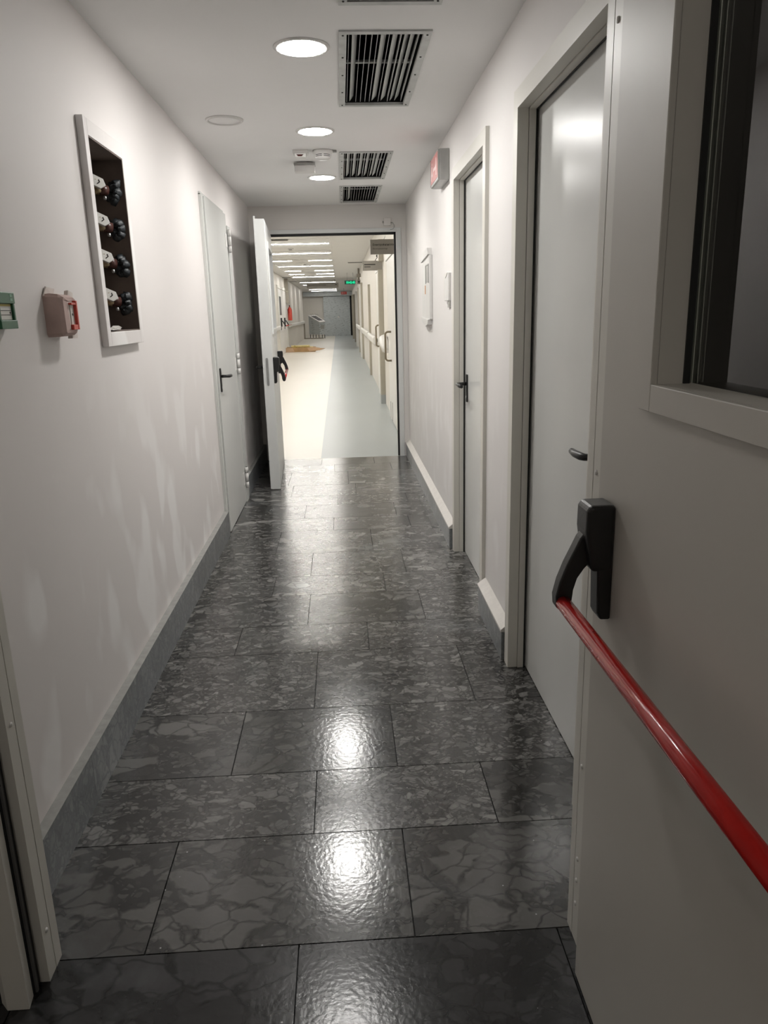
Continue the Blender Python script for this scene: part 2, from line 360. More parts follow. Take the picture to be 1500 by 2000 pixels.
# ------------------------------------------------------------------ near corridor walls
NY0, NY1, NZ0, NZ1 = 2.695, 3.085, 1.358, 1.978    # valve niche opening
w = MB()
w.box(-1.015, XL, YN+.07, NY0, 0, ZC); w.box(-1.015, XL, NY1, YE, 0, ZC)
w.box(-1.015, XL, NY0, NY1, 0, NZ0); w.box(-1.015, XL, NY0, NY1, NZ1, ZC)
tag(w.build('wall_left', MT['wall']), 'pinkish white left wall with filler patches', 'wall', kind=ST)
D2 = (1.85, 2.735, 2.055); D1 = (3.40, 4.255, 2.075)     # opening near y, far y, height
w = MB(); xo = .80
w.box(XR, xo, YN+.07, D2[0], 0, ZC); w.box(XR, xo, D2[1], D1[0], 0, ZC); w.box(XR, xo, D1[1], YE, 0, ZC)
for d in (D1, D2): w.box(XR, xo, d[0], d[1], d[2], ZC); w.box(.78, xo, d[0], d[1], 0, d[2])
tag(w.build('wall_right', MT['wall_r']), 'off white right wall around the two recessed doors', 'wall', kind=ST)
OX0, OX1, OZ = -.65, .545, 2.126
w = MB(); ya, yb = YE, YE+.12
w.box(-3.3, OX0-.02, ya, yb, 0, ZF); w.box(OX1+.02, 1.0, ya, yb, 0, ZF); w.box(OX0-.02, OX1+.02, ya, yb, OZ+.01, ZF)
tag(w.build('wall_end', MT['wall_end']), 'header wall above and beside the far open doorway', 'wall', kind=ST)

# ceiling with openings for the air grilles
VENTS = [(1.77, 2.765), (3.0, 4.0), (5.06, 6.04), (6.34, 7.24)]
VX0, VX1 = .045, .355
cl = MB()
cl.box(-1.015, VX0, YN, YE, ZC, ZC+.04); cl.box(VX1, .80, YN, YE, ZC, ZC+.04)
ys = [YN] + [v for p in VENTS for v in (p[0]+.015, p[1]-.015)] + [YE]
for a, b in zip(ys[::2], ys[1::2]): cl.box(VX0, VX1, a, b, ZC, ZC+.04)
tag(cl.build('ceiling', MT['ceil']), 'grey white painted ceiling of the narrow corridor', 'ceiling', kind=ST)

# near frame wall and the lobby the camera stands in
w = MB()
w.box(-1.25, -.78, YN-.02, YN+.07, 0, 2.6); w.box(.642, 1.45, YN-.0, YN+.07, 0, 2.6); w.box(-.78, .642, YN, YN+.07, 2.20, 2.6)
tag(w.build('wall_near', MT['wall_end']), 'wall holding the near door frame', 'wall', kind=ST)
w = MB(); w.box(-1.35, -1.25, -2.6, YN, 0, 2.6)
tag(w.build('wall_lobby_left', MT['wall_end']), 'left wall of the lobby in front of the near frame', 'wall', kind=ST)
w = MB(); w.box(1.45, 1.55, -2.6, YN+.07, 0, 2.6)
tag(w.build('wall_lobby_right', MT['wall_end']), 'right wall of the lobby behind the open leaf', 'wall', kind=ST)
w = MB(); w.box(-1.25, 1.45, -2.7, -2.6, 0, 2.6)
tag(w.build('wall_back', MT['wall_end']), 'lobby wall behind the camera', 'wall', kind=ST)
w = MB(); w.box(-1.25, 1.45, -2.6, YN, 2.6, 2.64)
tag(w.build('ceiling', MT['ceil']), 'ceiling of the lobby behind the near frame', 'ceiling', kind=ST)

# skirtings
def skirt(name, x0, x1, y0, y1, h, label, top, topm):
    e = MB(); xs = (x0, x1)
    if y1-y0 < .6: e.box(x0, x1, y0, y1, 0, h)
    else:
        n = max(1, round((y1-y0)/.6)); st = (y1-y0)/n
        for k in range(n): e.box(x0, x1, y0+k*st+.0008, y0+(k+1)*st-.0008, 0, h)
    if top == 'cut': e.box(x0, x1+.0, y0, y1, h, h+.002, 1)
    o = e.build(name, [MT['skirt'], topm]); tag(o, label, 'skirting board', kind=ST); return o
skirt('baseboard_left', XL, SL, YN+.07, 4.80, .160, 'long grey stone skirting along the left wall', 'cut', MT['skirt_cut'])
skirt('baseboard_left', XL, SL, 5.86, YE, .160, 'short grey stone skirting behind the far open door', 'cut', MT['skirt_cut'])
def skirt_r(y0, y1, label):
    o = skirt('baseboard_right', SR, XR, y0, y1, .125, label, 'none', MT['skirt_cut'])
    e = MB(); e.prism([(SR-.004, .125), (SR-.004, .135), (XR, .166), (XR, .125)], y0-.004, y1, 'y'); e.rough(.0012, 3)
    p = e.build('plaster_fillet', MT['fillet'], o); p['label'] = 'white plaster fillet'
skirt_r(2.80, 3.335, 'short grey skirting between the two right hand doors')
skirt_r(4.32, YE, 'grey stone skirting along the far part of the right wall')

# ------------------------------------------------------------------ ceiling air grilles
for gi, (y0, y1) in enumerate(VENTS):
    nm = ['grille nearest the top edge of the photo, mostly out of frame', 'largest fully visible ceiling air grille, beside the first round lamp',
          'ceiling air grille beside the smoke detector', 'farthest and smallest ceiling air grille before the doorway'][gi]
    t = tag(empty('air_grille', ((VX0+VX1)/2, (y0+y1)/2, ZC)), nm + ', galvanised frame', 'air grille', 'ceiling air grilles')
    cx, cy = (VX0+VX1)/2, (y0+y1)/2; hx, hy = .168, (y1-y0)/2
    b = MB(); i = .028
    b.box(-hx, -hx+i, -hy, hy, -.006, .0); b.box(hx-i, hx, -hy, hy, -.006, 0)
    b.box(-hx+i, hx-i, -hy, -hy+i, -.006, 0); b.box(-hx+i, hx-i, hy-i, hy, -.006, 0)
    for sx in (-1, 1):
        b.box(sx*(hx-i)-.001, sx*(hx-i)+.001, -hy+i, hy-i, -.004, .006)
    for sy in (-1, 1): b.box(-hx+i, hx-i, sy*(hy-i)-.001, sy*(hy-i)+.001, -.004, .006)
    fr_ = b.build('frame', MT['galv'], t)
    b = MB()
    b.bm.free()
    for sx in (-1, 1):
        for fy in (-.93, -.45, .0, .5, .93): MB().lathe([(.0038, -.0085), (.0038, -.006)], (sx*(hx-i*.55), fy*hy, 0), 8).build('screw_head', MT['ink'], fr_)
    n = 13; rnd = random.Random(gi+3); gap = (2*(hx-i))/n
    wide = {1: (1, 6, 8, 10, 11), 2: (1, 3, 5, 7, 9, 10), 3: (2,), 0: (4, 6)}[gi]
    for k in range(n):
        x = -hx+i+gap*(k+.5); tilt = (.75 if k in wide else .12) + rnd.uniform(-.06, .1)
        lw = .030
        dx, dz = math.sin(tilt)*lw/2, math.cos(tilt)*lw/2
        b = MB(); nx, nz = math.cos(tilt)*.0009, -math.sin(tilt)*.0009
        b.prism([(x-dx-nx, .024-dz-nz), (x-dx+nx, .024-dz+nz), (x+dx+nx, .024+dz+nz), (x+dx-nx, .024+dz-nz)], -hy+i+.002, hy-i-.002, 'y')
        b.build('slat', MT['slat'], t)
    b = MB(); b.box(-hx+i, hx-i, -.012, .012, .040, .048); b.build('cross_bar', MT['galv'], t)
    b = MB(); z = .30
    b.box(-hx+.012, -hx+.014, -hy+.015, hy-.015, .001, z); b.box(hx-.014, hx-.012, -hy+.015, hy-.015, .001, z)
    b.box(-hx+.012, hx-.012, -hy+.015, -hy+.017, .001, z); b.box(-hx+.012, hx-.012, hy-.017, hy-.015, .001, z); b.box(-hx+.012, hx-.012, -hy+.015, hy-.015, z, z+.002)
    b.build('duct_box', MT['void'], t)

# ------------------------------------------------------------------ round ceiling lamps
def downlight(x, y, z, label, m, grp):
    t = tag(empty('ceiling_lamp', (x, y, z)), label, 'ceiling lamp', grp)
    MB().lathe([(.088, -.001), (.089, -.006), (.100, -.007), (.106, -.002), (.106, 0)], (0, 0, 0), 48).build('rim', MT['white'], t)
    MB().lathe([(.0001, -.0065), (.083, -.0065), (.087, -.0062), (.087, -.003)], (0, 0, 0), 48).build('diffuser', m, t)
    return t
downlight(-.107, 3.170, ZC, 'round lit lamp nearest the camera, left of the largest grille', MT['lamp'], 'round lit ceiling lamps')
downlight(-.100, 4.505, ZC, 'middle one of the three round lit ceiling lamps', MT['lamp'], 'round lit ceiling lamps')
downlight(-.096, 5.945, ZC, 'farthest round lit ceiling lamp, behind the smoke detector', MT['lamp'], 'round lit ceiling lamps')
downlight(-.50, -.7, 2.6, 'left unseen fill lamp added in the lobby ceiling behind the camera', MT['lamp_fill'], 'added lobby fill lamps')  # fill lamps out of view, added to brighten the open leaf and its glazing
downlight(.92, -.25, 2.6, 'right unseen fill lamp added in the lobby ceiling behind the camera', MT['lamp_fill'], 'added lobby fill lamps')
t = tag(empty('ceiling_speaker', (-.553, 4.238, ZC)), 'round unlit white ceiling disc left of the middle lamp', 'ceiling speaker')
MB().lathe([(.080, -.001), (.081, -.008), (.090, -.009), (.096, -.003), (.096, 0)], (0, 0, 0), 48).build('rim', MT['white'], t)
MB().lathe([(.0001, -.004), (.080, -.004), (.081, -.001)], (0, 0, 0), 48).build('cover', MT['ceil'], t)

# detectors
t = tag(empty('smoke_detector', (-.070, 5.02, ZC)), 'round white slotted smoke detector on the ceiling', 'smoke detector')
MB().lathe([(.062, 0), (.062, -.012), (.052, -.020), (.050, -.040), (.034, -.052), (.0001, -.054)], (0, 0, 0), 40).build('housing', MT['white'], t)
hs_ = t.children[0]
for rz, zz in ((.0512, -.028), (.0512, -.037)):
    for a0, a1 in ((-2.55, -1.68), (-1.46, -.6), (.6, 1.46), (1.68, 2.55)):
        n = 8; pts = [(rz*math.cos(a0+(a1-a0)*k/n), rz*math.sin(a0+(a1-a0)*k/n), zz) for k in range(n+1)]
        MB().tube(pts, .0016, 6).build('vent_slot', MT['ink'], hs_)
b = MB(); b.box(.058, .085, -.01, .01, -.012, -.002); b.build('label_tab', MT['greyp'], t)
t = tag(empty('motion_detector', (-.205, 5.02, ZC)), 'small white ceiling detector with a dark red lens', 'detector')
b = MB(); b.box(-.048, .045, -.045, .045, -.018, 0); b.prism([(-.040, -.018), (.036, -.018), (.030, -.040), (-.034, -.040)], -.040, .040, 'y'); b.build('housing', MT['white'], t, .003)
b = MB(); b.prism([(-.026, -.027), (.018, -.027), (.008, -.037), (-.016, -.037)], -.0425, -.040, 'y'); b.build('lens', MT['lens'], t)
t = tag(empty('emergency_light', (-.198, 5.36, ZC)), 'white rectangular box hanging under the ceiling next to the farthest lamp', 'emergency light')
b = MB(); b.box(-.066, .066, -.02, .06, -.062, -.022); b.build('housing', MT['white'], t, .003)
b = MB(); b.box(-.070, .070, -.026, .064, -.022, -.010); b.build('lid', MT['greyp'], t, .002)
b = MB(); b.box(-.05, .05, 0, .04, -.010, 0); b.build('bracket', MT['white'], t)

# ------------------------------------------------------------------ lever handle builder
def lever(parent, wx, y, z, s, ydir, plate=(.152, .03), name='lever_handle'):
    """black escutcheon and lever on a door face at x = wx; s = direction away from the door"""
    h = empty(name, (0, 0, 0)); h.parent = parent
    b = MB(); b.box(min(wx, wx+s*.009), max(wx, wx+s*.009), y-plate[1]/2, y+plate[1]/2, z-plate[0]*.66, z+plate[0]*.34); esc = b.build('escutcheon', MT['black'], h, .004)
    b = MB(); X = wx+s*.009
    b.tube([(X, y, z), (X+s*.030, y, z), (X+s*.044, y+ydir*.006, z), (X+s*.050, y+ydir*.020, z), (X+s*.050, y+ydir*.075, z-.002), (X+s*.044, y+ydir*.122, z-.004)],
           [.010, .009, .010, .011, .0105, .009], 12)
    b.build('lever', MT['black'], h)
    b = MB(); b.lathe([(.008, 0), (.008, .011)], (0, 0, 0), 12, axis='x')
    o = b.build('key_cylinder', MT['steel'], h); o.location = (wx + (0 if s > 0 else -.011), y, z-plate[0]*.48)
    return h

# ------------------------------------------------------------------ recessed doors on the right wall
def recessed(name, d, label, hy, hz, ydir, face):
    t = tag(empty(name, (XR, (d[0]+d[1])/2, 0)), label, 'door', kind=ST)
    ox, oy = XR, (d[0]+d[1])/2
    def Y(v): return v-oy
    b = MB(); a, c, h = Y(d[0]), Y(d[1]), d[2]; k = .055; x0 = face-ox; lx = .690-ox
    prof = lambda: None
    b.box(x0, 0.0, a-k, a+.006, 0, h+k); b.box(x0, 0.0, c-.006, c+k, 0, h+k); b.box(x0, 0.0, a+.006, c-.006, h-.006, h+k)     # front casing
    for (p, q) in ((a, a+.006), (c-.006, c)):
        b.box(0, .014, p, q, 0, h)
        b.box(.0155, lx-.010, min(p, q)-(0 if p == a else .005), max(p, q)+(.005 if p == a else 0), 0, h)
    b.box(0, .014, a+.006, c-.006, h-.006, h); b.box(.0155, lx-.010, a+.006, c-.006, h-.011, h)
    b.build('door_frame', MT['frame'], t)
    b = MB(); b.box(lx-.010, lx-.004, a, a+.013, 0, h); b.box(lx-.010, lx-.004, c-.013, c, 0, h); b.box(lx-.010, lx-.004, a+.013, c-.013, h-.013, h)
    b.build('rubber_seal', MT['rubber'], t)
    b = MB(); b.box(lx, lx+.045, a+.003, c-.003, .004, h-.003); b.build('door_leaf', MT['leafw'], t, .001)
    lever(t, lx, Y(hy), hz, -1, ydir)
    return t
recessed('door_1', D1, 'farther recessed white door on the right with a black lever handle', 4.165, 1.005, -1, .625)
recessed('door_2', D2, 'nearer tall recessed white door on the right, handle half hidden by the open leaf', 1.93, 1.012, 1, .618)

# ------------------------------------------------------------------ flush door on the left wall
t = tag(empty('door_3', (XL, 5.27, 0)), 'flush grey white door on the left wall with three exposed hinges', 'door', kind=ST)
b = MB(); y0, y1, h = 4.86-5.27, 5.66-5.27, 2.10
b.box(0, .018, y0-.045, y0-.006, 0, h+.012); b.box(0, .012, y0-.045, y1+.05, h+.004, h+.022)
b.box(0, .034, y1+.052, y1+.175, 0, h-.075); b.build('door_frame', MT['leafw'], t, .001)
b = MB(); b.box(0, .003, y0-.006, y1+.004, 0, h+.004); b.build('shadow_gap', MT['rubber'], t)
b = MB(); b.box(.004, .027, y0, y1+.046, .006, h); b.build('door_leaf', MT['leafw'], t, .0015)
for z0, z1 in ((1.845, 1.995), (.985, 1.135), (.115, .275)):
    hp = empty('hinge', (0, 0, 0)); hp.parent = t
    b = MB(); L3 = (z1-z0)
    b.box(.027, .030, y1-.045, y1+.03, z0+L3*.2, z1-L3*.2); b.build('hinge_plate', MT['white'], hp)
    b = MB()
    for a0, a1 in ((0, .27), (.285, .71), (.725, 1)): b.tube([(.043, y1+.052, z0+a0*L3), (.043, y1+.052, z0+a1*L3)], .0125, 14)
    b.build('hinge_knuckle', MT['white'], hp)
    b = MB(); b.tube([(.043, y1+.052, z0-.002), (.043, y1+.052, z1+.002)], .0095, 12); b.build('hinge_pin', MT['ink'], hp)
lever(t, .027, y0+.055, 1.03, 1, 1)

# ------------------------------------------------------------------ panic hardware (u along the leaf, d away from its face)
def panic(parent, P, u1, u2, zc=0.0):
    """P(d,u,z) -> local point.  two cases with curved arms and a red push bar between them"""
    dev = empty('panic_bar', (0, 0, 0)); dev.parent = parent
    def prism(mb, prof, ua, ub):
        A = [mb.bm.verts.new(P(d, ua, z)) for d, z in prof]; B = [mb.bm.verts.new(P(d, ub, z)) for d, z in prof]; n = len(prof)
        mb.bm.faces.new(A); mb.bm.faces.new(B[::-1])
        for i in range(n): mb.bm.faces.new((A[i], B[i], B[(i+1) % n], A[(i+1) % n]))
    for u in (u1, u2):
        b = MB(); prism(b, [(0, .958), (.038, .958), (.043, .985), (.050, 1.030), (.0495, 1.066), (.044, 1.076), (0, 1.076)], u-.030, u+.031)
        b.build('lock_case', MT['black'], dev, .007, seg=3)
        b = MB(); prism(b, [(0, .868), (.018, .868), (.024, .880), (.027, .97), (0, .97)], u-.012, u+.029); b.build('back_plate', MT['black'], dev, .004)
        b = MB()
        outer = [(.010, 1.012), (.020, 1.026), (.032, 1.031), (.045, 1.026), (.054, 1.014), (.064, .992), (.076, .966), (.087, .936), (.0935, .908), (.092, .888), (.082, .880), (.070, .884)]
        inner = [(.064, .900), (.062, .920), (.056, .941), (.045, .958), (.036, .968), (.012, .975)]
        prism(b, outer+inner, u-.016 if u == u1 else u-.012, u+.012 if u == u1 else u+.016); b.build('arm', MT['black'], dev, .003)
    b = MB(); b.tube([P(.079, u1+.0, .896), P(.079, u2, .896)], .0135, 24); b.build('push_bar', MT['red'], dev)
    return dev

def glazed_leaf(parent, P, L_, T, H, pm, wz=(1.29, 1.93), wu=(.245, .98)):
    """door leaf lying in u 0..L_, d 0..-T with a window; returns nothing"""
    def bx(mb, d0, d1, ua, ub, z0, z1):
        a = P(d0, ua, z0); c = P(d1, ub, z1)
        mb.box(min(a[0], c[0]), max(a[0], c[0]), min(a[1], c[1]), max(a[1], c[1]), z0, z1)
    b = MB()
    bx(b, 0, -T, 0, wu[0], .006, H); bx(b, 0, -T, wu[1], L_, .006, H); bx(b, 0, -T, wu[0], wu[1], .006, wz[0]); bx(b, 0, -T, wu[0], wu[1], wz[1], H)
    b.build('door_leaf', pm, parent)
    w_ = empty('glazing', (0, 0, 0)); w_.parent = parent
    b = MB(); k = .040; e = .010
    for s in (0, 1):
        d0, d1 = (e, -.0) if s == 0 else (-T, -T-e)
        bx(b, d0, d1, wu[0]-k, wu[0], wz[0]-k, wz[1]+k); bx(b, d0, d1, wu[1], wu[1]+k, wz[0]-k, wz[1]+k)
        bx(b, d0, d1, wu[0], wu[1], wz[0]-k, wz[0]); bx(b, d0, d1, wu[0], wu[1], wz[1], wz[1]+k)
    b.build('glazing_frame', pm, w_, .0015)
    b = MB(); g = .004
    bx(b, -.037, -.046, wu[0], wu[0]+g, wz[0], wz[1]); bx(b, -.037, -.046, wu[1]-g, wu[1], wz[0], wz[1]); bx(b, -.037, -.046, wu[0], wu[1], wz[1]-g, wz[1])
    b.build('glazing_seal', MT['rubber'], w_)
    b = MB(); bx(b, -.047, -.051, wu[0]+.001, wu[1]-.001, wz[0]+.001, wz[1]-.001); b.build('pane', MT['glass'], w_)

# near open leaf (hinged on the right jamb, folded back towards the camera)
HN = (.452, 1.275)
t = tag(empty('door_4', (HN[0], HN[1], 0)), 'large warm grey door leaf at right, folded open, with red push bar and window', 'door', kind=ST)
Pn = lambda d, u, z: (-d, -u, z)
glazed_leaf(t, Pn, 1.20, .078, 2.12, MT['leafn'], wu=(.210, .945))
b = MB(); b.box(0, .012, 0, .010, .006, 2.12); b.build('edge_lip', MT['leafn'], t)
panic(t, Pn, .050, 1.08)
# far open leaf
HF = (-.615, 7.385); AF = math.atan2(.062, 1.29)
t = tag(empty('door_5', (HF[0], HF[1], 0), AF), 'light grey door leaf standing open at the left of the far doorway, with red push bar', 'door', kind=ST)
Pf = lambda d, u, z: (d, -u, z)
glazed_leaf(t, Pf, 1.30, .068, 2.11, MT['leaff'])
panic(t, Pf, .14, 1.215, 0)
b = MB(); b.prism([(-.046+.010*math.cos(a), .965+s*.10+.010*math.sin(a)) for s, r in ((1, 1), (-1, -1)) for a in [k*PI/6 + (0 if s > 0 else PI) for k in range(7)]], -1.302, -1.30, 'y')
b.build('lock_faceplate', MT['steel'], t)
b = MB(); b.box(-.052, -.040, -1.3045, -1.3021, .955, .985); b.box(-.050, -.042, -1.3045, -1.3021, .90, .93); b.build('lock_bolt', MT['greyp'], t)
b = MB(); b.box(-.068-.012, -.068, -1.302, -1.285, .01, 2.13); b.build('edge_lip', MT['leaff'], t)
lever(t, -.068, -1.24, 1.0, -1, 1)

# ------------------------------------------------------------------ frames: near and far doorway
t = tag(empty('trim_1', (-.10, YN, 0)), 'cream steel frame of the near doorway, its jambs left and right', 'door frame', kind=ST)
ox, oy = -.10, YN
def jamb(face, side, nm, lab):
    s = side  # +1: frame extends to +x
    j = empty(nm, (0, 0, 0)); j.parent = t
    def bx(b, xa, xb, ya, yb, z0=0, z1=2.20, mi=0):
        xs = sorted((face+s*xa-ox, face+s*xb-ox)); b.box(xs[0], xs[1], ya-oy, yb-oy, z0, z1, mi)
    b = MB(); bx(b, 0, .12, 1.399, 1.430); bx(b, .0005, .12, 1.335 if s > 0 else 1.360, 1.397); bx(b, .004, .12, 1.395, 1.401); b.build('jamb_profile', MT['frame'], j)
    b = MB()
    for z in (1.858, 1.093, .45, .216, .16, .098) if side > 0 else (.118, .62, 1.09, 1.86):
        b.lathe([(.0055, 0), (.005, .0022), (.0001, .003)] if s < 0 else [(.0055, 0), (.005, -.0022), (.0001, -.003)], (face-ox+(0.0005*s), 1.380-oy, z), 12, axis='x')
    b.build('screw', MT['white'], j)
    return j, bx
j, bx = jamb(-.693, -1, 'jamb', '')
b = MB(); bx(b, .022, .1, 1.327, 1.360); b.build('seal_channel', MT['rubber'], j)
b = MB(); bx(b, .0215, .017, 1.334, 1.342); b.build('seal_strip', MT['gasket'], j)
b = MB(); b.prism([(-.711-ox, 1.293-oy), (-.716-ox, 1.3265-oy), (-.78-ox, 1.3265-oy), (-.776-ox, 1.312-oy), (-.757-ox, 1.293-oy)], 0.0, 2.2, 'z'); b.build('front_profile', MT['frame'], j, .001)
j, bx = jamb(.478, 1, 'jamb', '')
b = MB(); bx(b, .012, .030, 1.328, 1.335); b.build('seal_channel', MT['rubber'], j)
b = MB(); b.box(-.693-ox, .478-ox, 0, .07, 2.14, 2.20); b.build('head_profile', MT['frame'], t)

t = tag(empty('trim_2', (-.05, YE, 0)), 'pale steel frame around the far doorway', 'door frame', kind=ST)
ox, oy = -.05, YE
b = MB(); k = .048
b.box(OX0-ox-k, OX0-ox, -.012, 0, 0, OZ+.036); b.box(OX1-ox, OX1-ox+k, -.012, 0, 0, OZ+.036); b.box(OX0-ox, OX1-ox, -.012, 0, OZ, OZ+.036)
b.box(OX0-ox-.02, OX0-ox, 0, .12, 0, OZ); b.box(OX1-ox, OX1-ox+.02, 0, .12, 0, OZ); b.box(OX0-ox, OX1-ox, 0, .12, OZ, OZ+.010)
b.build('frame_profile', MT['leaff'], t, .001)
b = MB(); g = .017
b.box(OX1-ox-g, OX1-ox, .012, .055, 0, OZ); b.box(OX0-ox, OX0-ox+g, .012, .055, 0, OZ); b.box(OX0-ox, OX1-ox, .012, .055, OZ-.020, OZ)
b.build('rubber_seal', MT['rubber'], t)

# door sensor over the far doorway
t = tag(empty('door_sensor', (.468, YE, 2.215)), 'small grey box with a loose cable above the far doorway', 'sensor')
b = MB(); b.box(-.034, .030, -.030, 0, -.035, .030); b.build('housing', MT['wall_end'], t, .003)
b = MB(); b.tube([(.030, -.014, -.006), (.050, -.02, -.010), (.062, -.022, -.030), (.063, -.022, -.050), (.048, -.020, -.068), (.025, -.016, -.072)], .0022, 8); b.build('cable', MT['greyp'], t)
b = MB(); b.box(-.046, -.034, -.02, -.008, -.012, .006); b.build('cable_gland', MT['greyp'], t)

# ------------------------------------------------------------------ valve niche
t = tag(empty('valve_cabinet', (XL, (NY0+NY1)/2, NZ0)), 'open recessed service niche with white surround on the left wall', 'service niche')
ox, oy, oz = XL, (NY0+NY1)/2, NZ0
b = MB(); f0, f1 = .003, .024
a0, a1, c0, c1 = 2.655-oy, 3.125-oy, 1.310-oz, 2.030-oz
n0, n1, m0, m1 = NY0-oy, NY1-oy, 0, NZ1-oz
FR = .022
b.box(0, f1, a0, n0, c0, c1); b.box(0, f1, n1, a1, c0, c1); b.box(0, f1, n0, n1, c0, m0); b.box(0, f1, n0, n1, m1, c1)
b.build('surround', MT['wall'], t, .002)
b = MB(); th = .004; D = -.185
b.box(D, D+th, n0, n1, m0, m1); b.box(D, FR, n0, n0+th, m0, m1); b.box(D, FR, n1-th, n1, m0, m1); b.box(D, FR, n0, n1, m0, m0+th); b.box(D, FR, n0, n1, m1-th, m1)
b.build('lining', MT['niche'], t)
b = MB(); b.tube([(-.112, .13, .004), (-.112, .13, m1-.06)], .009, 14); b.tube([(-.092, .155, .004), (-.092, .155, m1-.02)], .004, 10)
for z in (.075, .43): b.tube([(-.112, .13, z), (-.112, .13, z+.012)], .016, 14)
b.build('riser_pipe', MT['pipe'], t)
b = MB(); b.box(-.02, .024, n0+.02, n0+.13, .004, .010); b.prism([(n0+.05, .010), (n0+.16, .012), (n0+.10, .022)], .0, .02, 'x'); b.rough(.003, 5); b.build('torn_paper', MT['paper'], t)
pos = ['top', 'second', 'third', 'bottom']
def valve(i, z):
    v = tag(empty('ball_valve', (XL, 3.0, z)), ['topmost', 'second from the top', 'third from the top', 'lowest'][i] + ' white handled valve in the wall niche', 'valve', 'valves in the wall niche')
    # axis from the left back to a foam sealed hole in the far cheek of the niche
    A = Vector((-.125, .0, .004)); B = Vector((-.016, .083, -.012)); d = (B-A)
    q = lambda k: tuple(A + d*k)
    b = MB(); b.tube([tuple(A+Vector((-.03, -.03, 0))), q(0), q(.30)], [.020, .022, .021], 16); b.build('wrapped_pipe', MT['beige'], v)
    b = MB(); b.tube([q(.28), q(.34), q(.36), q(.44), q(.46), q(.58)], [.022, .022, .017, .017, .021, .021], 6); b.build('valve_body', MT['brass'], v)
    b = MB(); b.tube([q(.56), q(.80)], [.019, .018], 16); b.build('outlet_pipe', MT['brown'], v)
    b = MB(); b.tube([tuple(Vector(q(.45))+Vector((.005, -.01, .012))), tuple(Vector(q(.45))+Vector((.012, -.02, .030)))], .006, 10); b.build('stem', MT['brass'], v)
    c = Vector(q(.48))+Vector((.012, -.022, .020))
    b = MB()
    ax = Vector((.55, .30, -.28)).normalized(); n = Vector((.62, -.78, .25)).normalized(); sd = n.cross(ax).normalized()
    L_, W_ = .034, .020
    out = [(-L_, -.4*W_), (-L_*.6, -W_), (L_*.55, -W_), (L_, 0), (L_*.55, W_), (-L_*.6, W_), (-L_, .4*W_)]
    pa = [b.bm.verts.new(c + ax*x + sd*y + n*.004) for x, y in out]; pb = [b.bm.verts.new(c + ax*x + sd*y - n*.008) for x, y in out]
    b.bm.faces.new(pa); b.bm.faces.new(pb[::-1])
    for k in range(len(out)): b.bm.faces.new((pa[k], pb[k], pb[(k+1) % len(out)], pa[(k+1) % len(out)]))
    vh = b.build('valve_handle', MT['plate'], v, .0015)
    b = MB(); b.tube([tuple(c+ax*.004-sd*.008+n*.0045), tuple(c+ax*.010+sd*.002+n*.0045), tuple(c+ax*.004+sd*.009+n*.0045)], .0018, 6); b.build('arrow_mark', MT['ink'], vh)
    b = MB(); rnd = random.Random(40+i)
    for k in range(7):
        a = 2*PI*k/7; rr_ = .012*rnd.uniform(.7, 1.4)
        b.lathe([(.006, .084), (.017+rr_*.3, .082), (.015, .075), (.010, .066), (.002, .060)], (B.x-.004+math.cos(a)*rr_, 0, B.z+math.sin(a)*rr_*2.0), 9, axis='y')
    b.rough(.0032, i+9); b.build('sealing_foam', MT['foam'], v)
    b = MB(); p = Vector(q(.7))+Vector((.004, -.012, -.030)); b.lathe([(.0001, -.007), (.006, -.005), (.007, 0), (.006, .006), (.0001, .008)], tuple(p), 10); b.build('drain_plug', MT['steel'], v)
for i, z in enumerate((1.875, 1.745, 1.615, 1.475)): valve(i, z)

# ------------------------------------------------------------------ call points on the left wall
t = tag(empty('fire_call_point', (XL, 2.235, 1.415)), 'red fire call point wrapped in pink masking paper on the left wall', 'call point')
b = MB()
out = [(-.055, .050), (-.050, .058), (.042, .058), (.055, .050), (.055, -.046), (.044, -.058), (-.048, -.058), (-.055, -.050)]
prof = [(0, 1.0, 0), (.020, 1.0, 0), (.040, .97, 0), (.052, .84, .002)]
rings = []
for d, sc, sh in prof: rings.append([b.bm.verts.new((d, u*sc+sh, z*sc)) for u, z in out])
inn = [b.bm.verts.new((.052, u, z)) for u, z in ((-.012, .036), (-.010, .040), (.034, .040), (.036, .038), (.036, -.036), (.034, -.038), (-.010, -.038), (-.012, -.036))]
rings.append(inn)
for A, B in zip(rings, rings[1:]):
    for k in range(8): b.bm.faces.new((A[k], A[(k+1) % 8], B[(k+1) % 8], B[k]))
b.rough(.0011, 12); b.build('masking_paper', MT['tape'], t)
b = MB(); b.box(.038, .0505, -.014, .038, -.040, .042); b.build('housing', MT['tapew'], t)
b = MB(); b.box(.0508, .061, .028, .038, -.040, .040); b.box(.0508, .060, -.006, .034, -.040, -.026); b.box(.0508, .060, -.006, .034, .028, .034); b.build('red_bezel', MT['cpred'], t, .001)
b = MB(); b.box(.0508, .0525, .002, .028, -.026, .028); wp = b.build('white_plate', MT['paper'], t)
b = MB(); b.lathe([(.0035, 0), (.0035, .0008)], (.0525, .014, .002), 12, axis='x'); b.build('dot_mark', MT['ink'], wp)
b = MB()
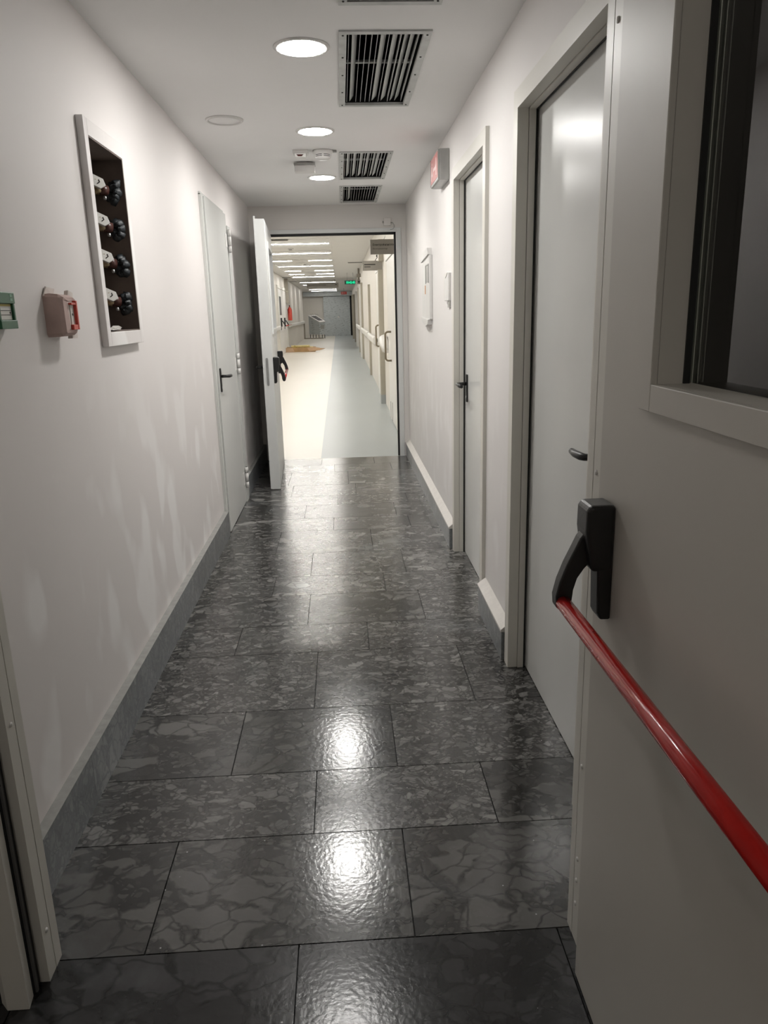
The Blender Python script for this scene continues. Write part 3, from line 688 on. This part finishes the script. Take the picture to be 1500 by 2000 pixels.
for (u, z, du, dz, r) in ((.045, .052, .028, .016, .3), (.050, .020, .022, .05, .1), (.046, -.040, .03, .03, -.4), (-.02, .064, .05, .014, .0)):
    o_ = [(u-du*.8, z-dz*.8), (u+du*.6, z-dz*.8), (u+du, z+dz*.7), (u-du*.3, z+dz)]
    A = [b.bm.verts.new((.004 if u < 0 else .030, a, c)) for a, c in o_]; B = [b.bm.verts.new((.006 if u < 0 else .034+abs(r)*.02, a, c)) for a, c in o_]
    b.bm.faces.new(A); b.bm.faces.new(B[::-1])
    for k in range(4): b.bm.faces.new((A[k], B[k], B[(k+1) % 4], A[(k+1) % 4]))
b.rough(.0015, 4); b.build('loose_tape', MT['tapew'], t)
t = tag(empty('emergency_break_glass', (XL, 1.875, 1.427)), 'green break glass box cut by the left photo edge', 'call point')
b = MB(); o1, o2 = .045, .042
b.box(0, .022, -o1, o1, -o2, o2); b.box(.022, .032, -o1, o1, -o2, -.022); b.box(.022, .032, -o1, o1, .016, o2); b.box(.022, .030, .036, o1, -.022, .016); b.box(.022, .030, -o1, -.036, -.022, .016)
b.build('housing', MT['green'], t, .0015)
b = MB(); b.box(.022, .0245, -.034, .034, -.021, .010); pi_ = b.build('paper_insert', MT['paper'], t)
b = MB(); b.box(.022, .0246, -.034, .034, .010, .015); b.build('yellow_edge', MT['yellow'], pi_)
b = MB(); b.box(.0245, .0252, -.03, .031, -.0005, .0008); b.box(.0245, .0252, -.03, .031, -.0105, -.0092); b.lathe([(.0028, 0), (.0028, .0008)], (.0245, .026, -.005), 10, axis='x'); b.build('printed_lines', MT['ink'], pi_)
b = MB(); b.box(.032, .0326, .018, .031, .022, .028); b.box(.032, .0326, .018, .030, .031, .038); b.build('pale_label', MT['lgreen'], t)

# ------------------------------------------------------------------ right wall fittings
t = tag(empty('exit_sign', (XR, 4.68, 2.19)), 'red faced exit sign box in plastic film, high on the right wall', 'exit sign')
b = MB(); b.box(-.058, 0, -.17, .17, -.078, .085); b.build('housing', MT['exitsh'], t, .004)
b = MB(); b.box(-.066, -.058, -.168, .168, -.075, .082); b.build('rim', MT['greyp'], t, .002)
b = MB(); b.box(-.0675, -.066, -.155, .160, -.060, .074); rp = b.build('red_panel', MT['exitred'], t)
b = MB()
b.box(-.0682, -.0675, -.11, -.085, -.04, .05); b.box(-.0682, -.0675, -.05, .03, -.005, .012)
b.prism([(-.06, -.015), (-.085, .004), (-.06, .022)], -.0682, -.0675, 'x')
b.lathe([(.008, -.0007), (.008, 0)], (-.0675, .09, .045), 10, axis='x'); b.prism([(.08, .03), (.10, .034), (.115, .0), (.135, -.04), (.12, -.045), (.10, -.012), (.07, -.03), (.06, -.02), (.085, .0)], -.0682, -.0675, 'x')
b.build('pictogram', MT['pinkw'], rp)
b = MB(); b.box(-.0677, -.0662, .155, .166, -.07, .078); b.build('dark_edge', MT['exitdark'], t)
t = tag(empty('distribution_box', (XR, 5.60, 1.56)), 'tall flat white film covered box with small grey window on the right wall', 'electrical box')
b = MB(); b.box(-.022, 0, -.24, .24, -.215, .215); b.build('door_panel', MT['white'], t, .004)
b = MB(); b.box(-.0225, -.022, -.20, -.03, .035, .150); b.box(-.026, -.022, -.21, -.20, .03, .155); b.box(-.026, -.022, -.03, -.02, .03, .155); b.box(-.026, -.022, -.2, -.03, .15, .158); b.build('window_pane', MT['greyp'], t)
b = MB(); b.prism([(-.24, .215), (.24, .190), (.22, .25), (-.20, .262)], -.030, -.0, 'x'); b.rough(.002, 1); b.build('crumpled_film', MT['white'], t)
b = MB(); b.prism([(-.22, -.215), (.24, -.20), (.15, -.24), (-.05, -.262), (-.2, -.25)], -.034, 0, 'x'); b.rough(.002, 2); b.build('crumpled_film', MT['white'], t)
b = MB(); b.box(-.0235, -.022, .00, .035, -.04, .02); b.build('orange_mark', mat('orange ink', (.55, .22, .05), .6), t)
t = tag(empty('thermostat_plate', (XR, 4.585, 1.535)), 'small white taped plate beside the farther right hand door', 'wall plate')
b = MB(); b.box(-.016, 0, -.115, .06, -.078, .078); b.build('cover', MT['white'], t, .003)
b = MB(); b.box(-.006, 0, .03, .15, -.068, .064); b.prism([(-.09, .078), (.05, .078), (.0, .05)], -.018, -.016, 'x'); b.build('tape', MT['paper'], t)
b = MB(); b.box(-.010, 0, -.112, -.05, -.118, -.078); b.build('cable_stub', MT['greyp'], t)
t = tag(empty('lobby_panel', (1.0, YN, 1.75)), 'dark glossy panel with white frame seen through the near door glazing', 'window')  # dark glossy panel in a pale frame on the near wall
b = MB(); b.box(-.275, .30, -.012, 0, -.385, .48); b.build('panel_frame', MT['leafw'], t, .003)
b = MB(); b.box(-.255, .28, -.014, -.012, -.352, .46); b.build('pane', MT['darkglass'], t)

# ------------------------------------------------------------------ far corridor shell
XRF = lambda y: .655 + (y-8)*.0032
w = MB(); w.box(-2.38, -2.18, YE+.12, 45.2, 0, ZF)
tag(w.build('wall_far_left', MT['wall_far']), 'cream left wall of the long bright corridor', 'wall', kind=ST)
w = MB(); w.prism([(XRF(YE+.12), YE+.12), (XRF(51), 51), (1.2, 51), (1.2, YE+.12)], 0, ZF, 'z')
tag(w.build('wall_far_right', MT['wall_far']), 'cream right wall of the long bright corridor', 'wall', kind=ST)
w = MB(); w.box(-3.3, 1.2, 50.66, 50.8, 0, ZF); w.box(-3.4, -3.3, YE, 50.8, 0, ZF)
tag(w.build('wall_far_end', MT['wall_far']), 'pale wall closing the long corridor', 'wall', kind=ST)
w = MB(); w.box(-3.3, 1.2, YE+.12, 51, ZF, ZF+.05)
for k in range(30):
    y = 8.2+k*1.4
    if y < 44: w.box(-1.80, -.17, y, y+.015, ZF-.012, ZF)
w.box(-1.83, -1.80, 7.6, 44, ZF-.02, ZF); w.box(-.17, -.14, 7.6, 44, ZF-.02, ZF)
tag(w.build('ceiling', MT['ceil_far']), 'white ceiling of the long corridor with a panelled strip', 'ceiling', kind=ST)

# light strips
GR = 'light strips of the far ceiling'
ORD = ['first', 'second', 'third', 'fourth', 'fifth', 'sixth', 'seventh', 'eighth', 'ninth', 'tenth', 'eleventh', 'twelfth', 'thirteenth', 'last']
ys = [8.9, 11.35, 13.8, 16.2, 18.67, 21.15, 23.55, 26.0, 28.15, 30.2, 35.4, 38.6, 42.6, 45.6, 48.8]
for k, y in enumerate(ys):
    segs = [(-1.76, -.185)]
    if k in (5, 7, 8): segs = [(-1.76, -1.25), (-.80, -.185)]
    for a, c in segs:
        lab = 'light strip on the far ceiling, hidden above the doorway head' if k < 3 else '%s light strip of the far ceiling counted from the doorway%s' % (ORD[k-3], '' if len(segs) == 1 else (', its shorter left piece' if c < -1 else ', its right piece'))
        t = tag(empty('light_strip', ((a+c)/2, y, ZF)), lab, 'light strip', GR)
        b = MB(); wd_ = .055 if y < 34 else .032; b.box(a-(a+c)/2, c-(a+c)/2, -wd_, wd_, -.012, -.008); b.build('diffuser', MT['strip'], t)
        b = MB(); h_ = (c-a)/2+.01; b.box(-h_, h_, -.065, .065, -.008, 0); b.build('housing', MT['white'], t)
for x, y, lab in ((-1.113, 15.3, 'slotted vent before the first light strip seen through the doorway'), (-2.0, 30.2, 'nearer thin ceiling vent over the left side of the far corridor'), (-1.99, 34.4, 'farther thin ceiling vent over the left side of the far corridor'), (.47, 22.4, 'thin ceiling vent above the right side of the far corridor')):
    t = tag(empty('slot_vent', (x, y, ZF)), lab, 'air vent', 'slot vents of the far ceiling')
    hh = .17 if y < 20 else .21
    b = MB(); b.box(-hh, hh, -.10, .10, -.012, 0); b.build('frame', MT['greyp'], t)
    for q in (-.05, 0, .05):
        b = MB(); b.box(-hh+.015, hh-.015, q-.012, q+.012, -.015, -.012); b.build('slot', MT['slot'], t)
for x, y, lab in ((-1.03, 17.3, 'white disc detector between the first two far light strips'), (-.95, 22.3, 'small detector before the split light strips')):
    t = tag(empty('smoke_detector', (x, y, ZF)), lab, 'smoke detector')
    MB().lathe([(.06, 0), (.06, -.02), (.045, -.05), (.0001, -.055)], (0, 0, 0), 20).build('housing', MT['white'], t)
    b = MB(); b.box(-.03, .03, -.055, -.045, -.04, -.03); b.build('slots', MT['ink'], t)

# hanging signs
def flag_sign(x0, x1, y, z0, z1, lab):
    t = tag(empty('flag_sign', ((x0+x1)/2, y, (z0+z1)/2)), lab, 'sign', 'grey flag signs on the far right wall')
    hx, hz = (x1-x0)/2, (z1-z0)/2
    b = MB(); b.box(-hx, hx, -.008, .008, -hz, hz); sp = b.build('sign_panel', MT['signg'], t)
    b = MB(); b.box(-hx-.004, -hx, -.011, .011, -hz, hz); b.build('edge_profile', MT['greyp'], t)
    return t, sp, hx, hz
yy = 8.6; t, sp, hx, hz = flag_sign(.356, .657, yy, 2.014, 2.168, 'nearer grey sign with Cyrillic lettering at top right of the doorway')
text('sign_text', 'Електрофизиология', .030, MT['ink'], sp, (-hx+.022, -.0085, .012), bold=.0006, width=.265)
text('sign_text', 'Electrophysiology', .022, MT['ink'], sp, (-hx+.022, -.0085, -.025), width=.16)
b = MB(); b.tube([(-.005, 0, hz), (.012, .0, hz+.035)], .003, 6); b.tube([(hx-.03, 0, hz), (hx-.002, 0, hz+.05)], .005, 6); b.build('bracket', MT['steel'], t)
yy = 12.0; t, sp, hx, hz = flag_sign(.370, .667, yy, 2.023, 2.166, 'farther grey sign with two short lines of text, below the nearer sign')
b = MB(); b.box(-hx+.02, -hx+.19, -.0095, -.008, .010, .024); b.box(-hx+.02, -hx+.115, -.0095, -.008, -.022, -.012); b.build('text_lines', MT['ink'], sp)
b = MB(); b.tube([(.04, 0, hz), (.075, 0, hz+.05)], .005, 6); b.tube([(.075, 0, hz+.05), (hx-.01, 0, hz)], .005, 6); b.lathe([(.0001, -.018), (.014, -.01), (.014, .01), (.0001, .018)], (.07, 0, hz+.068), 10); b.build('bracket', MT['black'], t)
t = tag(empty('ceiling_sign', (-.70, 33.0, 2.575)), 'wide grey sign with one line of text hung across the far corridor', 'sign')
b = MB(); b.box(-.675, .66, -.02, .02, -.105, .085); sp = b.build('sign_panel', MT['signg'], t)
b = MB(); b.box(-.62, .14, -.0215, -.02, -.006, .012); b.box(.52, .60, -.0215, -.02, .0, .02); b.prism([(.545, .02), (.575, .02), (.56, .045)], -.0215, -.02, 'y'); b.build('text_lines', MT['ink'], sp)
b = MB()
for x in (-.5, .5): b.tube([(x, 0, .085), (x, 0, .225)], .006, 6)
b.build('hanger', MT['steel'], t)
t = tag(empty('led_clock', (.384, 28.0, 2.472)), 'green digital clock hanging from the far corridor ceiling', 'digital clock')
b = MB(); b.box(-.195, .195, -.03, .03, -.068, .062); hs_ = b.build('housing', MT['dgreen'], t)
text('digits', '18:42:45', .115, MT['green_led'], hs_, (-.150, -.031, -.042), bold=.004, width=.315)
b = MB()
for x in (-.10, .11): b.tube([(x, 0, .062), (x, 0, .328)], .005, 6)
b.build('hanger', MT['steel'], t)
t = tag(empty('exit_sign', (.238, 45.0, 2.54)), 'small red exit sign above the film covered end panel', 'exit sign')
b = MB(); b.box(-.165, .165, -.04, .04, -.075, .075); rp = b.build('housing', mat('red sign face', (.60, .06, .05), .4), t)
b = MB(); b.box(-.12, -.09, -.042, -.04, -.05, .05); b.box(-.05, .10, -.042, -.04, -.012, .012); b.prism([(-.05, -.03), (-.08, 0), (-.05, .03)], -.042, -.04, 'y'); b.build('pictogram', MT['pinkw'], rp)
b = MB(); b.tube([(0, 0, .075), (0, 0, .26)], .01, 6); b.build('hanger', MT['steel'], t)

# end of the far corridor
t = tag(empty('door_6', (0, 50.5, 0)), 'grey film covered panel closing the end of the far corridor', 'end panel', kind=ST)
b = MB(); b.box(-1.09, .63, -.06, .1, .0, 2.50); b.build('panel', MT['film'], t)
b = MB(); b.box(.63, .79, -.02, .1, 0, 2.50); b.build('dark_gap', MT['endblack'], t)
b = MB(); b.box(-2.36, .79, -.30, .1, 2.51, 2.79); b.build('header', MT['film'], t)
b = MB(); b.box(-.19, -.09, -.064, -.06, 1.14, 1.24); b.build('paper_notice', MT['paper'], t)
# sloping counter wrapped in film
t = tag(empty('film_wrapped_counter', (-1.43, 46.3, 0)), 'grey film wrapped counter with sloping top on short legs, at the far left', 'counter')
pts = [(-.51, .55, 1.30), (.16, -.6, .93), (.50, -.55, .95), (-.10, .60, 1.32)]
b = MB(); lo = [b.bm.verts.new((x, y, .22)) for x, y, z in pts]; hi = [b.bm.verts.new((x, y, z)) for x, y, z in pts]
b.bm.faces.new(lo[::-1]); b.bm.faces.new(hi)
for k in range(4): b.bm.faces.new((lo[k], lo[(k+1) % 4], hi[(k+1) % 4], hi[k]))
b.build('body', MT['film'], t)
b = MB(); ins = .0
c_ = Vector((sum(p[0] for p in pts)/4, sum(p[1] for p in pts)/4, sum(p[2] for p in pts)/4))
def quad(mb, sc, dz, th):
    A = [mb.bm.verts.new(Vector(p)*sc + c_*(1-sc) + Vector((0, 0, dz))) for p in pts]; B = [mb.bm.verts.new(Vector(p)*sc + c_*(1-sc) + Vector((0, 0, dz+th))) for p in pts]
    mb.bm.faces.new(A[::-1]); mb.bm.faces.new(B)
    for k in range(4): mb.bm.faces.new((A[k], A[(k+1) % 4], B[(k+1) % 4], B[k]))
quad(b, 1.04, .0, .04); b.build('top_rim', MT['white'], t)
b = MB(); quad(b, .72, .04, .008); b.build('dark_inset', MT['ink'], t)
for k, (x, y) in enumerate(((-.44, .40), (-.26, .1), (-.08, -.2), (.10, -.5), (.30, -.52), (.44, -.5))):
    b = MB(); b.box(x-.02, x+.02, y-.02, y+.02, 0, .22); b.build('leg', MT['ink'], t)
b = MB(); b.box(.22, .44, -.62, -.60, .55, .78); b.build('vent_panel', MT['greyp'], t)
b = MB()
for k in range(5): b.tube([(-.4+k*.10, .45, 1.33), (-.36+k*.10, .44, 1.42+.02*(k % 2)), (-.30+k*.10, .45, 1.34)], .006, 6)
b.build('wire_coil', MT['ink'], t)
t = tag(empty('trim_3', (-2.15, 45.2, 0)), 'dark corner strip and base rail at the left end of the far corridor', 'trim', kind=ST)
b = MB(); b.box(-.05, .05, 0, .06, .02, .90); b.box(-.05, 1.1, 0, .06, .0, .06); b.build('strip', MT['conduit'], t)

# double door, extinguisher, duct, rails on the far left wall
t = tag(empty('door_7', (-2.18, 29.3, 0)), 'white double door with two black arms and a red bar on the far left wall', 'door', kind=ST)
b = MB(); b.box(0, .03, -2.15, -2.02, 0, 2.42); b.box(0, .03, 2.02, 2.15, 0, 2.42); b.box(0, .03, -2.02, 2.02, 2.32, 2.42); b.build('door_frame', MT['frame'], t)
for s in (-1, 1):
    b = MB(); b.box(0, .018, min(s*.01, s*2.0), max(s*.01, s*2.0), .01, 2.30); b.build('door_leaf', MT['white'], t)
b = MB(); b.box(.018, .024, -1.45, -.75, 1.40, 2.05); b.build('pane', MT['darkglass'], t)
dv = empty('panic_bar'); dv.parent = t
for y in (-1.3, .4):
    b = MB(); b.box(.018, .07, y-.04, y+.04, 1.0, 1.30); b.prism([(.05, 1.22), (.10, 1.20), (.21, 1.02), (.17, 1.0)], y-.03, y+.03, 'y'); b.box(.018, .04, y-.03, y+.03, .88, 1.0); b.build('arm', MT['black'], dv)
b = MB(); b.tube([(.19, -1.3, 1.02), (.19, 1.9, 1.02)], .018, 10); b.build('push_bar', MT['red'], dv)
t = tag(empty('fire_extinguisher', (-2.06, 31.7, 1.18)), 'red fire extinguisher hanging on the far left wall under a duct', 'fire extinguisher')
MB().lathe([(.075, 0), (.088, .02), (.088, .42), (.06, .49), (.03, .52)], (0, 0, 0), 24).build('cylinder', MT['cpred'], t)
b = MB(); b.lathe([(.02, .52), (.02, .57)], (0, 0, 0), 12); b.box(-.02, .02, -.07, .06, .57, .60); b.build('valve_head', MT['exitdark'], t)
b = MB(); b.tube([(0, -.03, .55), (-.02, -.12, .50), (-.03, -.13, .40), (-.03, -.09, .30)], .014, 8); b.build('hose', MT['red'], t)
b = MB(); b.box(-.12, -.08, -.03, .03, .25, .45); b.build('wall_bracket', MT['steel'], t)
t = tag(empty('duct_cover', (-2.18, 31.2, 1.85)), 'grey brown vertical duct cover above the far fire extinguisher', 'duct')
b = MB(); b.box(0, .14, -.10, .10, 0, .94); b.build('cover', MT['conduit'], t, .004)
b = MB(); b.box(-.0, .15, -.11, .11, .44, .47); b.build('joint_band', MT['casing'], t)
for y0, y1, lab in ((24.0, 27.0, 'short white handrail before the far left double door'), (31.9, 45.0, 'long white handrail on the far left wall behind the extinguisher')):
    t = tag(empty('handrail', (-2.18, (y0+y1)/2, .97)), lab, 'handrail')
    b = MB(); h_ = (y1-y0)/2; b.prism([(.04, -.07), (.08, -.075), (.095, -.04), (.095, .04), (.08, .07), (.04, .07)], -h_, h_, 'y'); b.build('rail', MT['rail'], t, .01)
    n = max(2, int((y1-y0)/1.5))
    for k in range(n):
        y = -h_+.2+k*(2*h_-.4)/(n-1); b = MB(); b.box(0, .04, y-.03, y+.03, -.03, .03); b.build('bracket', MT['greyp'], t)

# right wall of the far corridor: sliding doors with pulls, casings, handrail, slots
def pull(x, y, z0, z1, parent):
    b = MB(); d = .075; pts = [(x, 0, z0)]
    for k in range(7): a = k*PI/12; pts.append((x-d+.035-.035*math.sin(a), 0, z0+.035-.035*math.cos(a)))
    for k in range(7): a = PI/2-k*PI/12; pts.append((x-d+.035-.035*math.sin(a), 0, z1-.035+.035*math.cos(a)))
    pts.append((x, 0, z1)); pts = [(p[0], y, p[2]) for p in pts]
    b.tube(pts, .0125, 12); return b.build('pull_handle', MT['bronze'], parent)
for nm, y0, y1, py, z0, z1, lab in (('door_8', 8.9, 10.35, 9.75, .80, 1.16, 'sliding door with bronze pull handle nearest the doorway on the right'), ('door_9', 12.15, 13.6, 12.55, .865, 1.20, 'sliding door with bronze pull handle beyond the beige pilaster')):
    xc = XRF((y0+y1)/2)-.006; t = tag(empty(nm, (xc, (y0+y1)/2, 0)), lab, 'door', kind=ST); oy = (y0+y1)/2
    b = MB(); b.box(-.022, .004, y0-oy, y1-oy, .01, 2.05); b.build('door_leaf', MT['panel'] if 0 else MT['rail'], t, .002)
    pull(-.022, py-oy, z0, z1, t)
    b = MB(); b.box(-.03, .004, y0-oy, y1-oy+.2, 2.06, 2.14); b.build('track_cover', MT['rail'], t, .004)
    if nm == 'door_8':
        b = MB(); b.box(-.0235, -.022, 10.08-oy, 10.12-oy, .02, .24); b.box(-.0235, -.022, 9.75-oy, 9.79-oy, .02, .26); b.build('slot', MT['slot'], t)
    else:
        b = MB(); b.box(-.0235, -.022, 12.95-oy, 13.0-oy, 1.15, 1.62); b.build('slot', MT['slot'], t)
for k, (y, dy, h, m, wd) in enumerate(((11.9, .20, 2.03, 'casing', .075), (17.6, .10, 2.02, 'casing', .05), (24.0, .14, 2.30, 'casing', .06), (24.9, .12, 2.25, 'rail', .10), (28.2, .12, 2.3, 'casing', .07), (33.0, .15, 2.3, 'rail', .10), (38.4, .2, 2.3, 'conduit', .08), (43.5, .2, 2.4, 'casing', .12))):
    x = XRF(y); t = tag(empty('trim_%d' % (k+4), (x, y, 0)), ['beige pilaster with grey foot beside the nearest far sliding door', 'thin beige door edge at the start of the right handrail', 'first tall beige casing after the thin door edge', 'white casing behind the first tall beige one', 'narrow beige casing midway down the far right wall', 'second white casing down the far right wall', 'grey brown casing near the far end on the right', 'last beige casing before the end panel on the right'][k], 'casing', kind=ST)
    b = MB(); b.box(-wd, .0, 0, dy, 0 if k else .14, h); b.build('casing', MT[m], t, .002)
    if k == 0: b = MB(); b.box(-wd-.002, 0, -.004, dy, 0, .14); b.build('kick_plate', MT['kick'], t)
t = tag(empty('casing_box', (XRF(12)-.002, 11.6, 2.14)), 'beige boxed cover under the ceiling above the pilaster', 'casing')
b = MB(); b.box(-.075, .0, 0, .3, 0, .30); b.build('cover', MT['casing'], t, .003)
for y0, y1, lab in ((14.2, 17.4, 'nearer white handrail on the far right wall'), (18.2, 23.6, 'second white handrail on the far right wall'), (25.6, 32.6, 'farthest white handrail on the far right wall')):
    t = tag(empty('handrail', (XRF((y0+y1)/2), (y0+y1)/2, .90)), lab, 'handrail', 'handrails on the far right wall')
    b = MB(); h_ = (y1-y0)/2; b.prism([(-.04, -.07), (-.08, -.075), (-.095, -.04), (-.095, .04), (-.08, .07), (-.04, .07)], -h_, h_, 'y'); b.build('rail', MT['rail'], t, .01)
    for y in (-h_+.2, 0, h_-.2): b = MB(); b.box(-.04, .006, y-.03, y+.03, -.03, .03); b.build('bracket', MT['greyp'], t)
t = tag(empty('wrapped_dispenser', (XRF(10.9), 10.95, .98)), 'crumpled white film wrapped rail end near the nearest far door', 'handrail')
b = MB(); b.tube([(-.05, -.25, -.10), (-.06, -.1, -.02), (-.06, .08, .05), (-.05, .22, .06)], [.04, .06, .06, .045], 12); b.rough(.012, 8); b.box(-.05, .0, -.02, .02, -.02, .02); b.build('wrap', MT['rail'], t)
t = tag(empty('wall_lamp_cluster', (XRF(25), 25.2, 2.42)), 'dark small camera cluster under the far ceiling at right', 'camera')
b = MB(); b.box(-.13, -.03, -.05, .05, -.12, .02); b.box(-.15, -.01, -.06, .06, .10, .20); b.tube([(-.08, 0, .02), (-.08, 0, .37)], .03, 10); b.build('housing', MT['conduit'], t)
b = MB(); b.lathe([(.03, 0), (.03, .05)], (-.08, -.10, -.05), 12, axis='y'); b.build('lens', MT['ink'], t)

# cardboard and yellow strips
t = tag(empty('cardboard_tray', (-1.55, 30.0, 0)), 'flat brown cardboard box lying on the vinyl floor of the far corridor', 'cardboard box')
b = MB(); b.box(-.62, .52, -.32, .32, 0, .012); b.box(-.62, .52, -.33, -.32, 0, .17); b.box(-.62, .52, .32, .33, 0, .17); b.box(-.625, -.615, -.32, .32, 0, .20); b.build('box_body', MT['card'], t)
b = MB(); b.prism([(-.62, .17), (-.35, .16), (-.28, .02), (-.60, .0)], -.345, -.335, 'y'); b.prism([(.20, .17), (.52, .18), (.75, .13), (.92, .12), (.70, .05), (.30, .02)], -.36, -.345, 'y'); b.build('flap', MT['cardl'], t)
for k, (x, y, z, l, rz) in enumerate(((-.02, -.1, .195, .42, .05), (-.05, .08, .252, .45, -.06), (.02, .15, .309, .40, .02), (-.06, .0, .366, .36, .10))):
    s = tag(empty('foam_strip', (-1.55+x, 30.0+y, z-.18), rz), ['lowest', 'second lowest', 'second highest', 'topmost'][k] + ' pale yellow strip piled in the cardboard box', 'foam strip', 'yellow strips in the cardboard box')
    b = MB(); b.box(-l, l, -.07, .07, 0, .055); b.build('strip', MT['ystrip'], s, .005)
    b = MB(); b.box(-l*.7, -l*.55, -.0705, .0705, .002, .056); b.box(l*.1, l*.7, -.0715, -.07, .02, .035); b.build('printed_band', MT['yellow'], s)
